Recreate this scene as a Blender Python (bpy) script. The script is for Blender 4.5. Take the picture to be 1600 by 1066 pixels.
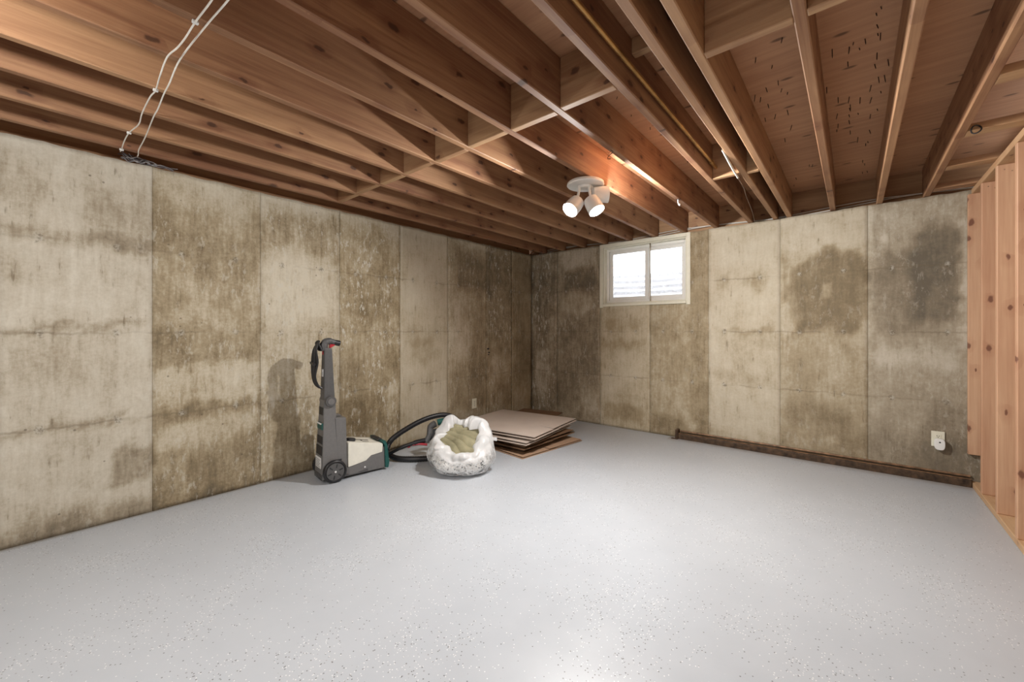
import bpy, bmesh, math, random
import numpy as np
from mathutils import Vector, Matrix, Euler

for o in list(bpy.data.objects): bpy.data.objects.remove(o, do_unlink=True)
scene = bpy.context.scene
COL = scene.collection

# ------------------------------------------------------------------ camera, sky, exposure
CAM_H = 1.141
cd = bpy.data.cameras.new('camera'); cam = bpy.data.objects.new('camera', cd); COL.objects.link(cam)
cam.location = (0, 0, CAM_H); cam.rotation_euler = (math.radians(90), 0, math.radians(40))
cd.sensor_width = 36; cd.lens = 635 / 1600 * 36; cd.shift_y = -17 / 1600
cd.clip_start = 0.02
scene.camera = cam
w = bpy.data.worlds.new('overcast'); scene.world = w; w.use_nodes = True
w.node_tree.nodes['Background'].inputs[0].default_value = (0.93, 0.96, 1.0, 1)
w.node_tree.nodes['Background'].inputs[1].default_value = 5.0
vs = scene.view_settings
vs.view_transform = 'Standard'; vs.look = 'None'; vs.gamma = 1.0; vs.use_curve_mapping = False
vs.exposure = 0.0
LAMP_W = 34.0          # watts per lamp head in the ceiling fixtures

# ------------------------------------------------------------------ dimensions (metres)
XL, YB, H = -3.380, 4.447, 2.170      # left wall face, back wall face, wall top
YR = -2.55                            # rear end of the room
XS = 0.662                            # face of the stud wall
ZJ, ZT = 2.171, 2.406                 # joist bottom, joist top
rnd = random.Random(7)

# ------------------------------------------------------------------ node helpers
def new_mat(name):
    m = bpy.data.materials.new(name); m.use_nodes = True
    nt = m.node_tree; b = nt.nodes['Principled BSDF']
    return m, nt, b
def N(nt, t, **kw):
    n = nt.nodes.new(t)
    for k, v in kw.items():
        if k.startswith('i_'):
            key = k[2:]
            n.inputs[int(key) if key.isdigit() else key].default_value = v
        else: setattr(n, k, v)
    return n
def lk(nt, a, b): nt.links.new(a, b)
def val(nt, op, a, b=None, c=None, clamp=False):
    n = nt.nodes.new('ShaderNodeMath'); n.operation = op; n.use_clamp = clamp
    for i, x in enumerate((a, b, c)):
        if x is None: continue
        if isinstance(x, (int, float)): n.inputs[i].default_value = x
        else: nt.links.new(x, n.inputs[i])
    return n.outputs[0]
def smooth(nt, x, lo, hi):
    n = nt.nodes.new('ShaderNodeMapRange'); n.interpolation_type = 'SMOOTHSTEP'
    nt.links.new(x, n.inputs[0]); n.inputs[1].default_value = lo; n.inputs[2].default_value = hi
    return n.outputs[0]
def mixc(nt, f, a, b, mode='MIX'):
    n = nt.nodes.new('ShaderNodeMix'); n.data_type = 'RGBA'; n.blend_type = mode
    for i, x in ((0, f), (6, a), (7, b)):
        if isinstance(x, (int, float)): n.inputs[i].default_value = x
        elif isinstance(x, tuple): n.inputs[i].default_value = (*x, 1) if len(x) == 3 else x
        else: nt.links.new(x, n.inputs[i])
    return n.outputs[2]
def ramp(nt, x, stops):
    n = nt.nodes.new('ShaderNodeValToRGB'); e = n.color_ramp.elements
    while len(e) < len(stops): e.new(0.5)
    for i, (p, c) in enumerate(stops): e[i].position = p; e[i].color = (*c, 1)
    nt.links.new(x, n.inputs[0]); return n.outputs[0]
def mapped(nt, src, scale, loc=(0, 0, 0)):
    n = nt.nodes.new('ShaderNodeMapping'); nt.links.new(src, n.inputs[0])
    n.inputs[3].default_value = scale
    if isinstance(loc, tuple): n.inputs[1].default_value = loc
    else: nt.links.new(loc, n.inputs[1])
    return n.outputs[0]
def noise(nt, vec, scale, detail=3, rough=0.55):
    n = N(nt, 'ShaderNodeTexNoise'); nt.links.new(vec, n.inputs['Vector'])
    n.inputs['Scale'].default_value = scale; n.inputs['Detail'].default_value = detail; n.inputs['Roughness'].default_value = rough
    return n.outputs[0]
def bump(nt, b, h, strength, dist=0.01):
    n = N(nt, 'ShaderNodeBump'); n.inputs['Strength'].default_value = strength; n.inputs['Distance'].default_value = dist
    nt.links.new(h, n.inputs['Height']); nt.links.new(n.outputs[0], b.inputs['Normal'])

def plain(name, col, rough=0.5, metal=0.0, var=0.06, vscale=20, bmp=0.0):
    m, nt, b = new_mat(name)
    tc = N(nt, 'ShaderNodeTexCoord').outputs['Object']
    n = noise(nt, tc, vscale, 4)
    c2 = tuple(max(0, x * (1 - var * 2)) for x in col); c1 = tuple(min(1, x * (1 + var)) for x in col)
    lk(nt, ramp(nt, n, [(0.3, c2), (0.7, c1)]), b.inputs['Base Color'])
    b.inputs['Roughness'].default_value = rough; b.inputs['Metallic'].default_value = metal
    if bmp: bump(nt, b, n, bmp, 0.004)
    return m

def wood(name, light, dark, knot, axis=1, ring=1.0, rough=0.62, knots=0.75, wide=2):
    """sawn softwood: grain along one axis of the piece, knots, slight per-piece tone"""
    m, nt, b = new_mat(name)
    tc = N(nt, 'ShaderNodeTexCoord').outputs['Object']
    oi = N(nt, 'ShaderNodeObjectInfo').outputs['Random']
    off = N(nt, 'ShaderNodeCombineXYZ')
    r37 = val(nt, 'MULTIPLY', oi, 37.0)
    for i in range(3): lk(nt, r37, off.inputs[i])
    s1 = [22, 22, 22]; s1[axis] = 1.1
    s2 = [120, 120, 120]; s2[axis] = 4
    n1 = noise(nt, mapped(nt, tc, tuple(s1), off.outputs[0]), 1.0, 4, 0.6)
    n2 = noise(nt, mapped(nt, tc, tuple(s2), off.outputs[0]), 1.0, 2)
    n3 = noise(nt, mapped(nt, tc, (1.6, 1.6, 1.6), off.outputs[0]), 1.0, 3)
    sk = [13, 13, 13]; sk[axis] = 6.5
    vo = N(nt, 'ShaderNodeTexVoronoi'); vo.inputs['Scale'].default_value = 1.0; vo.voronoi_dimensions = '2D'
    sx3 = N(nt, 'ShaderNodeSeparateXYZ'); lk(nt, mapped(nt, tc, tuple(sk), off.outputs[0]), sx3.inputs[0])
    cx3 = N(nt, 'ShaderNodeCombineXYZ'); lk(nt, sx3.outputs[axis], cx3.inputs[0]); lk(nt, sx3.outputs[wide], cx3.inputs[1])
    wv = N(nt, 'ShaderNodeVectorMath'); wv.operation = 'ADD'; lk(nt, cx3.outputs[0], wv.inputs[0])
    wn = N(nt, 'ShaderNodeVectorMath'); wn.operation = 'SCALE'; wn.inputs[3].default_value = 0.25
    tn = N(nt, 'ShaderNodeTexNoise'); lk(nt, tc, tn.inputs['Vector']); tn.inputs['Scale'].default_value = 30; lk(nt, tn.outputs['Color'], wn.inputs[0]); lk(nt, wn.outputs[0], wv.inputs[1])
    lk(nt, wv.outputs[0], vo.inputs['Vector'])
    sep = N(nt, 'ShaderNodeSeparateColor'); lk(nt, vo.outputs['Color'], sep.inputs[0])
    kd = val(nt, 'DIVIDE', vo.outputs['Distance'], val(nt, 'ADD', 0.35, sep.outputs[1]))
    kk = val(nt, 'MULTIPLY', smooth(nt, kd, 0.16, 0.08), val(nt, 'GREATER_THAN', sep.outputs[0], knots))
    halo = val(nt, 'MULTIPLY', smooth(nt, vo.outputs['Distance'], 0.6, 0.15), val(nt, 'GREATER_THAN', sep.outputs[0], knots))
    t = val(nt, 'ADD', val(nt, 'MULTIPLY', n1, 0.75 * ring), val(nt, 'MULTIPLY', n2, 0.3))
    t = val(nt, 'ADD', t, val(nt, 'MULTIPLY', n3, 0.35))
    t = val(nt, 'ADD', t, val(nt, 'MULTIPLY', val(nt, 'SUBTRACT', oi, 0.5), 0.22))
    t = val(nt, 'ADD', t, val(nt, 'MULTIPLY', halo, 0.14))
    c = ramp(nt, t, [(0.42, light), (0.92, dark)])
    c = mixc(nt, val(nt, 'MULTIPLY', kk, 0.85), c, knot)
    lk(nt, c, b.inputs['Base Color']); b.inputs['Roughness'].default_value = rough
    bump(nt, b, n2, 0.12, 0.002)
    return m

# ------------------------------------------------------------------ materials
def concrete_mat():
    m, nt, b = new_mat('stained_concrete')
    pos = N(nt, 'ShaderNodeNewGeometry').outputs['Position']
    at = N(nt, 'ShaderNodeAttribute'); at.attribute_name = 'stain'
    sep = N(nt, 'ShaderNodeSeparateColor'); lk(nt, at.outputs['Color'], sep.inputs[0])
    D, G, B = sep.outputs
    A = at.outputs['Alpha']
    big = noise(nt, pos, 2.6, 3, 0.6)
    mid = noise(nt, pos, 9.0, 4, 0.65)
    fine = noise(nt, pos, 55.0, 4, 0.7)
    streak = noise(nt, mapped(nt, pos, (17, 17, 2.6)), 1.0, 5, 0.7)
    drip = noise(nt, mapped(nt, pos, (52, 52, 6.5), (3, 7, 1)), 1.0, 3, 0.6)
    d = val(nt, 'MULTIPLY', val(nt, 'SUBTRACT', mid, 0.5), 0.75)
    d = val(nt, 'ADD', d, val(nt, 'MULTIPLY', val(nt, 'SUBTRACT', streak, 0.5), 0.72))
    d = val(nt, 'ADD', d, val(nt, 'MULTIPLY', val(nt, 'SUBTRACT', drip, 0.5), 0.45))
    d = val(nt, 'ADD', d, val(nt, 'MULTIPLY', val(nt, 'SUBTRACT', fine, 0.5), 0.60))
    d = val(nt, 'MULTIPLY', d, A)
    d = val(nt, 'ADD', d, val(nt, 'MULTIPLY', val(nt, 'SUBTRACT', big, 0.5), 0.50))
    d = val(nt, 'ADD', D, d)
    c = ramp(nt, d, [(0.0, (0.615, 0.560, 0.445)), (0.28, (0.505, 0.440, 0.325)), (0.50, (0.370, 0.300, 0.192)),
                     (0.75, (0.235, 0.180, 0.106)), (1.0, (0.145, 0.115, 0.073))])
    hsv = N(nt, 'ShaderNodeHueSaturation'); hsv.inputs['Saturation'].default_value = 0.42
    lk(nt, c, hsv.inputs['Color'])
    c = mixc(nt, B, c, hsv.outputs[0])
    # dark mineral drips
    dk = val(nt, 'MULTIPLY', smooth(nt, drip, 0.61, 0.72), smooth(nt, mid, 0.42, 0.62))
    c = mixc(nt, val(nt, 'MULTIPLY', dk, 0.55), c, (0.15, 0.115, 0.07))
    # efflorescence flecks
    wf = val(nt, 'MULTIPLY', smooth(nt, noise(nt, mapped(nt, pos, (34, 34, 13)), 1.0, 5, 0.75), 0.535, 0.60), val(nt, 'MULTIPLY', G, smooth(nt, noise(nt, mapped(nt, pos, (5, 5, 3), (9, 2, 4)), 1.0, 3, 0.6), 0.42, 0.58)))
    c = mixc(nt, val(nt, 'MULTIPLY', wf, 0.85), c, (0.60, 0.57, 0.49))
    # pits
    vo = N(nt, 'ShaderNodeTexVoronoi'); vo.inputs['Scale'].default_value = 17.0; lk(nt, pos, vo.inputs['Vector'])
    vs_ = N(nt, 'ShaderNodeSeparateColor'); lk(nt, vo.outputs['Color'], vs_.inputs[0])
    pit = val(nt, 'MULTIPLY', smooth(nt, vo.outputs['Distance'], 0.13, 0.06), val(nt, 'GREATER_THAN', vs_.outputs[1], 0.86))
    c = mixc(nt, val(nt, 'MULTIPLY', pit, 0.6), c, (0.10, 0.08, 0.055))
    # form tie marks in rows, and the plywood joint lines through them
    sx = N(nt, 'ShaderNodeSeparateXYZ'); lk(nt, pos, sx.inputs[0])
    at2 = N(nt, 'ShaderNodeAttribute'); at2.attribute_name = 'along'
    u = at2.outputs['Fac']
    dots = None; line = None
    for zr in (0.600, 1.125, 1.640):
        wob = val(nt, 'MULTIPLY', val(nt, 'SUBTRACT', mid, 0.5), 0.05)
        dz = val(nt, 'ADD', val(nt, 'SUBTRACT', sx.outputs[2], zr), wob)
        l = smooth(nt, val(nt, 'ABSOLUTE', dz), 0.010, 0.002)
        line = l if line is None else val(nt, 'MAXIMUM', line, l)
        for ur in (0.145, 0.450):
            du = val(nt, 'SUBTRACT', u, ur)
            r = val(nt, 'SQRT', val(nt, 'ADD', val(nt, 'POWER', du, 2.0), val(nt, 'MULTIPLY', val(nt, 'POWER', dz, 2.0), 0.6)))
            q = smooth(nt, val(nt, 'ADD', r, val(nt, 'MULTIPLY', val(nt, 'SUBTRACT', fine, 0.5), 0.05)), 0.024, 0.008)
            dots = q if dots is None else val(nt, 'MAXIMUM', dots, q)
    c = mixc(nt, val(nt, 'MULTIPLY', val(nt, 'MULTIPLY', line, smooth(nt, big, 0.40, 0.60)), 0.40), c, (0.16, 0.125, 0.08))
    c = mixc(nt, val(nt, 'MULTIPLY', dots, 0.60), c, ramp(nt, fine, [(0.42, (0.12, 0.095, 0.06)), (0.56, (0.55, 0.52, 0.45))]))
    lk(nt, c, b.inputs['Base Color']); b.inputs['Roughness'].default_value = 0.85
    b.inputs['Specular IOR Level'].default_value = 0.25
    hgt = val(nt, 'ADD', val(nt, 'MULTIPLY', fine, 0.5), val(nt, 'MULTIPLY', mid, 0.8))
    bump(nt, b, hgt, 0.30, 0.006)
    return m
M_CONC = concrete_mat()

def floor_mat():
    m, nt, b = new_mat('grey_epoxy_floor')
    pos = N(nt, 'ShaderNodeNewGeometry').outputs['Position']
    big = noise(nt, pos, 1.1, 4, 0.6); mid = noise(nt, pos, 6, 4, 0.6)
    c = ramp(nt, val(nt, 'ADD', val(nt, 'MULTIPLY', big, 0.7), val(nt, 'MULTIPLY', mid, 0.3)),
             [(0.3, (0.445, 0.475, 0.515)), (0.7, (0.505, 0.535, 0.575))])
    patch = smooth(nt, noise(nt, pos, 2.2, 4, 0.65), 0.46, 0.62)
    for sc, th, colr, thr in ((95.0, 0.24, (0.10, 0.10, 0.10), 0.72), (120.0, 0.26, (0.85, 0.85, 0.85), 0.72), (70.0, 0.2, (0.25, 0.25, 0.26), 0.86)):
        vo = N(nt, 'ShaderNodeTexVoronoi'); vo.inputs['Scale'].default_value = sc
        lk(nt, mapped(nt, pos, (1, 1, 1), (sc, sc * .3, 0)), vo.inputs['Vector'])
        sp = N(nt, 'ShaderNodeSeparateColor'); lk(nt, vo.outputs['Color'], sp.inputs[0])
        dens = val(nt, 'SUBTRACT', thr + 0.22, val(nt, 'MULTIPLY', patch, 0.28))
        k = val(nt, 'MULTIPLY', val(nt, 'LESS_THAN', vo.outputs['Distance'], th), val(nt, 'GREATER_THAN', sp.outputs[0], dens))
        c = mixc(nt, val(nt, 'MULTIPLY', k, 0.8), c, colr)
    # rusty damp smudges along the foot of the back wall
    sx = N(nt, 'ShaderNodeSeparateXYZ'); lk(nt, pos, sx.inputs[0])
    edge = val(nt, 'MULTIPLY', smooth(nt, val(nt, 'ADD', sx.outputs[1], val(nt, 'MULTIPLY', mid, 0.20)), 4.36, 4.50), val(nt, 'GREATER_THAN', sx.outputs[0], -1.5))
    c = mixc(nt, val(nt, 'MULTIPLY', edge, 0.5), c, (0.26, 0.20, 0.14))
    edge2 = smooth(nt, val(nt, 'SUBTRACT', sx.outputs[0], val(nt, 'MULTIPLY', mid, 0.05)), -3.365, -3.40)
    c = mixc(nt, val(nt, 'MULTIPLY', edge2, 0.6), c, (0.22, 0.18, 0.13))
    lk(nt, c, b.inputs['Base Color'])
    lk(nt, val(nt, 'ADD', 0.25, val(nt, 'MULTIPLY', mid, 0.16)), b.inputs['Roughness'])
    bump(nt, b, val(nt, 'ADD', mid, val(nt, 'MULTIPLY', noise(nt, pos, 60, 3), 0.15)), 0.10, 0.006)
    return m
M_FLOOR = floor_mat()

M_JOIST = wood('joist_fir', (0.485, 0.280, 0.145), (0.225, 0.100, 0.050), (0.065, 0.026, 0.013), 1, knots=0.74)
M_BLOCK = wood('blocking_fir', (0.520, 0.330, 0.175), (0.290, 0.145, 0.072), (0.085, 0.035, 0.018), 0, knots=0.80)
M_STUD = wood('stud_fir', (0.640, 0.400, 0.250), (0.460, 0.240, 0.140), (0.150, 0.050, 0.028), 2, knots=0.66, wide=0)
M_PLATE = wood('plate_fir', (0.620, 0.420, 0.245), (0.450, 0.250, 0.130), (0.120, 0.045, 0.020), 1, knots=0.75, wide=0)
def ply_mat():
    m, nt, b = new_mat('plywood_underside')
    pos = N(nt, 'ShaderNodeNewGeometry').outputs['Position']
    oi = N(nt, 'ShaderNodeObjectInfo').outputs['Random']
    n1 = noise(nt, mapped(nt, pos, (1.6, 28, 5)), 1.0, 4, 0.6)
    n2 = noise(nt, mapped(nt, pos, (8, 120, 5)), 1.0, 2)
    n3 = noise(nt, pos, 1.8, 3)
    t = val(nt, 'ADD', val(nt, 'MULTIPLY', n1, 0.55), val(nt, 'ADD', val(nt, 'MULTIPLY', n2, 0.2), val(nt, 'MULTIPLY', n3, 0.3)))
    t = val(nt, 'ADD', t, val(nt, 'MULTIPLY', val(nt, 'SUBTRACT', oi, 0.5), 0.2))
    c = ramp(nt, t, [(0.35, (0.540, 0.300, 0.165)), (0.75, (0.360, 0.175, 0.092))])
    vo = N(nt, 'ShaderNodeTexVoronoi'); vo.inputs['Scale'].default_value = 1.0; vo.voronoi_dimensions = '2D'
    lk(nt, mapped(nt, pos, (4.5, 11.0, 1)), vo.inputs['Vector'])
    sp = N(nt, 'ShaderNodeSeparateColor'); lk(nt, vo.outputs['Color'], sp.inputs[0])
    k = val(nt, 'MULTIPLY', smooth(nt, vo.outputs['Distance'], 0.17, 0.06), val(nt, 'GREATER_THAN', sp.outputs[0], 0.76))
    c = mixc(nt, val(nt, 'MULTIPLY', k, 0.75), c, (0.085, 0.035, 0.018))
    lk(nt, c, b.inputs['Base Color']); b.inputs['Roughness'].default_value = 0.7
    bump(nt, b, n2, 0.15, 0.002)
    return m
M_PLY = ply_mat()
M_NAIL = plain('nail_steel', (0.075, 0.050, 0.040), 0.5, 0.6)
M_STEEL = plain('nail_head_steel', (0.10, 0.06, 0.04), 0.5, 0.4)
M_CREAM = plain('cream_paint', (0.74, 0.715, 0.59), 0.45, var=0.03)
M_VINYL = plain('white_vinyl', (0.80, 0.79, 0.75), 0.4, var=0.02)
M_WHITE = plain('white_enamel', (0.82, 0.82, 0.80), 0.35, var=0.02)
M_WIRE = plain('white_cable_jacket', (0.78, 0.76, 0.70), 0.45, var=0.05)
M_GREYWIRE = plain('grey_wire', (0.20, 0.19, 0.20), 0.5, var=0.2)
M_WIRE2 = plain('dusty_wire', (0.42, 0.40, 0.40), 0.5, var=0.2)
M_BROWNWIRE = plain('brown_wire', (0.12, 0.07, 0.045), 0.5)
M_COPPER = plain('aged_copper', (0.56, 0.34, 0.13), 0.38, 0.85, var=0.18, vscale=9)
M_GREY = plain('charcoal_plastic', (0.088, 0.087, 0.088), 0.48, var=0.06, vscale=60)
M_MGREY = plain('mid_grey_plastic', (0.150, 0.147, 0.146), 0.42, var=0.05, vscale=60)
M_BLACK = plain('black_rubber', (0.011, 0.011, 0.013), 0.42, var=0.1)
M_DARK = plain('dark_recess_plastic', (0.022, 0.022, 0.024), 0.5)
M_GREEN = plain('dark_green_plastic', (0.010, 0.085, 0.075), 0.35)
M_RED = plain('red_plastic', (0.42, 0.020, 0.035), 0.35)
M_TANK = plain('cream_tank_plastic', (0.78, 0.76, 0.67), 0.42, var=0.03)
M_PAPER = plain('label_paper', (0.75, 0.75, 0.74), 0.6, var=0.03)
M_RUST = plain('rusty_brown_steel', (0.085, 0.050, 0.028), 0.6, 0.2, var=0.35, vscale=30, bmp=0.3)
M_RUST2 = plain('copper_brown_lip', (0.27, 0.155, 0.085), 0.5, 0.2, var=0.3, vscale=25)
M_DRY = plain('grey_board', (0.42, 0.36, 0.28), 0.9, var=0.05)
M_GALV = plain('galvanised_steel', (0.80, 0.82, 0.86), 0.45, 0.3, var=0.08)
M_GRAVEL = plain('gravel', (0.45, 0.43, 0.40), 0.9, var=0.4, vscale=40, bmp=0.8)

def glass_mat():
    m, nt, b = new_mat('window_glass')
    tr = N(nt, 'ShaderNodeBsdfTransparent'); gl = N(nt, 'ShaderNodeBsdfGlossy'); gl.inputs['Roughness'].default_value = 0.03
    fr = N(nt, 'ShaderNodeFresnel'); fr.inputs[0].default_value = 1.45
    df = N(nt, 'ShaderNodeBsdfTranslucent'); df.inputs[0].default_value = (0.9, 0.93, 1, 1)
    pos = N(nt, 'ShaderNodeNewGeometry').outputs['Position']
    mx0 = N(nt, 'ShaderNodeMixShader')
    lk(nt, val(nt, 'ADD', 0.12, val(nt, 'MULTIPLY', noise(nt, pos, 14, 4), 0.25)), mx0.inputs[0])   # dusty, streaky pane
    lk(nt, tr.outputs[0], mx0.inputs[1]); lk(nt, df.outputs[0], mx0.inputs[2])
    mx = N(nt, 'ShaderNodeMixShader'); lk(nt, fr.outputs[0], mx.inputs[0]); lk(nt, mx0.outputs[0], mx.inputs[1]); lk(nt, gl.outputs[0], mx.inputs[2])
    lk(nt, mx.outputs[0], nt.nodes['Material Output'].inputs[0])
    return m
M_GLASS = glass_mat()
def bulb_mat():
    m, nt, b = new_mat('lit_bulb_face')
    b.inputs['Base Color'].default_value = (1, 1, 1, 1)
    b.inputs['Emission Color'].default_value = (1.0, 0.97, 0.92, 1); b.inputs['Emission Strength'].default_value = 28
    return m
M_BULB = bulb_mat()
def card_mat(name, a, c):
    m, nt, b = new_mat(name)
    tc = N(nt, 'ShaderNodeTexCoord').outputs['Object']
    n = noise(nt, tc, 5, 4); n2 = noise(nt, mapped(nt, tc, (4, 160, 4)), 1.0, 2)
    lk(nt, ramp(nt, val(nt, 'ADD', val(nt, 'MULTIPLY', n, 0.7), val(nt, 'MULTIPLY', n2, 0.3)), [(0.3, a), (0.7, c)]), b.inputs['Base Color'])
    b.inputs['Roughness'].default_value = 0.75
    bump(nt, b, n2, 0.1, 0.002)
    return m
M_CARD = [card_mat('kraft_card', (0.34, 0.215, 0.135), (0.42, 0.275, 0.18)), card_mat('brown_card', (0.15, 0.082, 0.042), (0.21, 0.12, 0.065)),
          card_mat('pale_card', (0.53, 0.445, 0.385), (0.60, 0.515, 0.45))]
M_CARDEDGE = plain('card_core', (0.10, 0.055, 0.03), 0.9, var=0.2, vscale=80)

# ------------------------------------------------------------------ mesh helpers
class MB:
    def __init__(s): s.v = []; s.f = []; s.mi = []; s.cur = 0
    def add(s, vs_, fs):
        o = len(s.v); s.v += [tuple(x) for x in vs_]
        s.f += [tuple(i + o for i in f) for f in fs]; s.mi += [s.cur] * len(fs)
        return s
    def box(s, x0, x1, y0, y1, z0, z1, mat=None):
        vs_ = [(x, y, z) for z in (z0, z1) for y in (y0, y1) for x in (x0, x1)]
        if mat is not None: vs_ = [mat @ Vector(q) for q in vs_]
        return s.add(vs_, [(0, 2, 3, 1), (4, 5, 7, 6), (0, 1, 5, 4), (2, 6, 7, 3), (0, 4, 6, 2), (1, 3, 7, 5)])
    def hexa(s, bot, top):          # two quads, counter-clockwise from above
        return s.add(list(bot) + list(top), [(3, 2, 1, 0), (4, 5, 6, 7)] + [(i, (i + 1) % 4, 4 + (i + 1) % 4, 4 + i) for i in range(4)])
    def prism(s, poly, a, b, fn):   # polygon (p, q) swept from a to b; fn(p, q, t) -> xyz
        n = len(poly); vs_ = [fn(p, q, a) for p, q in poly] + [fn(p, q, b) for p, q in poly]
        return s.add(vs_, [tuple(range(n))[::-1], tuple(range(n, 2 * n))] + [(i, (i + 1) % n, n + (i + 1) % n, n + i) for i in range(n)])
    def tube(s, pts, r, seg=8, caps=True, closed=False):
        P = [Vector(p) for p in pts]; n = len(P); R = r if isinstance(r, (list, tuple)) else [r] * n
        vs_ = []; up = None
        for i, p in enumerate(P):
            if closed: d = P[(i + 1) % n] - P[i - 1]
            else: d = P[min(i + 1, n - 1)] - P[max(i - 1, 0)]
            d.normalize()
            if up is None:
                up = Vector((0, 0, 1)) if abs(d.z) < 0.9 else Vector((1, 0, 0))
            up = (up - d * up.dot(d)).normalized(); sd = d.cross(up)
            for k in range(seg):
                a = 2 * math.pi * k / seg
                vs_.append(p + (up * math.cos(a) + sd * math.sin(a)) * R[i])
        fs = []
        for i in range(n if closed else n - 1):
            j = (i + 1) % n
            for k in range(seg): fs.append((i * seg + k, i * seg + (k + 1) % seg, j * seg + (k + 1) % seg, j * seg + k))
        if caps and not closed: fs += [tuple(range(seg))[::-1], tuple(range((n - 1) * seg, n * seg))]
        return s.add(vs_, fs)
    def lathe(s, prof, seg=24, mat=None):   # (radius, height) profile turned about local z
        vs_ = []; fs = []; n = len(prof)
        for r, z in prof:
            for k in range(seg):
                a = 2 * math.pi * k / seg; q = Vector((r * math.cos(a), r * math.sin(a), z))
                vs_.append(mat @ q if mat is not None else q)
        for i in range(n - 1):
            for k in range(seg): fs.append((i * seg + k, i * seg + (k + 1) % seg, (i + 1) * seg + (k + 1) % seg, (i + 1) * seg + k))
        fs += [tuple(range(seg))[::-1], tuple(range((n - 1) * seg, n * seg))]
        return s.add(vs_, fs)
    def mesh(s, name, mats, smooth_=False, bevel=0.0, segs=1):
        me = bpy.data.meshes.new(name); me.from_pydata(s.v, [], s.f)
        for m in (mats if isinstance(mats, (list, tuple)) else [mats]): me.materials.append(m)
        me.polygons.foreach_set('material_index', s.mi)
        bm = bmesh.new(); bm.from_mesh(me)
        bmesh.ops.recalc_face_normals(bm, faces=bm.faces)
        if bevel:
            es = [e for e in bm.edges if len(e.link_faces) == 2 and e.calc_face_angle(0) > 0.5]
            bmesh.ops.bevel(bm, geom=es, offset=bevel, segments=segs, affect='EDGES', profile=0.7, clamp_overlap=True)
        if smooth_:
            for f in bm.faces: f.smooth = True
            for e in bm.edges:
                if len(e.link_faces) == 2 and e.calc_face_angle(0) > 0.7: e.smooth = False
        bm.to_mesh(me); bm.free(); me.update()
        return me
    def build(s, name, mats, parent=None, smooth_=False, bevel=0.0, segs=1, loc=None):
        me = s.mesh(name, mats, smooth_, bevel, segs)
        return link(name, me, parent, loc)
def link(name, me, parent=None, loc=None, rot=None):
    o = bpy.data.objects.new(name, me); COL.objects.link(o)
    if parent is not None: o.parent = parent
    if loc is not None: o.location = loc
    if rot is not None: o.rotation_euler = rot
    return o
def tag(o, label=None, cat=None, group=None, kind=None):
    for k, v in (('label', label), ('category', cat), ('group', group), ('kind', kind)):
        if v: o[k] = v
    return o
def empty(name, loc, rz=0, **kw):
    o = bpy.data.objects.new(name, None); COL.objects.link(o); o.location = loc; o.rotation_euler = (0, 0, rz)
    o.empty_display_size = 0.05
    return tag(o, **kw)
def aim(d):    # rotation taking local +z to d
    return Vector(d).normalized().to_track_quat('Z', 'Y').to_matrix().to_4x4()
def frame(p, d): return Matrix.Translation(Vector(p)) @ aim(d)
def spline(pts, n=8):
    P = [Vector(p) for p in pts]; out = []
    for i in range(len(P) - 1):
        p0, p1, p2, p3 = P[max(i - 1, 0)], P[i], P[i + 1], P[min(i + 2, len(P) - 1)]
        for k in range(n):
            t = k / n
            out.append(0.5 * ((2 * p1) + (p2 - p0) * t + (2 * p0 - 5 * p1 + 4 * p2 - p3) * t * t + (-p0 + 3 * p1 - 3 * p2 + p3) * t ** 3))
    out.append(P[-1]); return out

# ------------------------------------------------------------------ floor
fl = MB().box(XL - 0.25, 0.90, YR - 0.1, YB + 0.25, -0.12, 0.0).build('floor', M_FLOOR)
tag(fl, 'light grey speckled epoxy painted concrete floor', kind='structure')

# ------------------------------------------------------------------ concrete walls, cast in panels
rs = np.random.RandomState(3)
def vnoise(u, z, scale, seed):
    r = np.random.RandomState(seed); T = r.rand(64, 64)
    a = u * scale + 200.0; b = z * scale + 200.0
    i = np.floor(a).astype(int); j = np.floor(b).astype(int); f = a - i; g = b - j
    f = f * f * (3 - 2 * f); g = g * g * (3 - 2 * g)
    q = lambda x, y: T[x % 64, y % 64]
    return (q(i, j) * (1 - f) + q(i + 1, j) * f) * (1 - g) + (q(i, j + 1) * (1 - f) + q(i + 1, j + 1) * f) * g
def sst(x, lo, hi):
    t = np.clip((x - lo) / (hi - lo), 0, 1); return t * t * (3 - 2 * t)
def rect(u, z, u0, u1, z0, z1, s=0.05):
    wob = (vnoise(u, z, 16, 5) - 0.5) * 0.05
    U, Z = u + wob, z + (vnoise(u, z, 11, 9) - 0.5) * 0.05 + (vnoise(u, z * .2, 22, 11) - 0.5) * 0.07
    return sst(U, u0 - s, u0 + s) * (1 - sst(U, u1 - s, u1 + s)) * sst(Z, z0 - s, z0 + s) * (1 - sst(Z, z1 - s, z1 + s))
def ell(u, z, cu, cz, ru, rz, s=0.25):
    am = 1.0 if max(ru, rz) < 0.2 else 0.4
    d = np.sqrt(((u - cu) / ru) ** 2 + ((z - cz) / rz) ** 2) + am * ((vnoise(u, z, 5, 21) - 0.5) * 0.6 + (vnoise(u, z, 14, 23) - 0.5) * 0.7 + (vnoise(u, z * .3, 25, 27) - 0.5) * 0.5)
    s = max(s, 0.35) if max(ru, rz) < 0.2 else s
    return 1 - sst(d, 1 - s, 1 + s)
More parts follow.
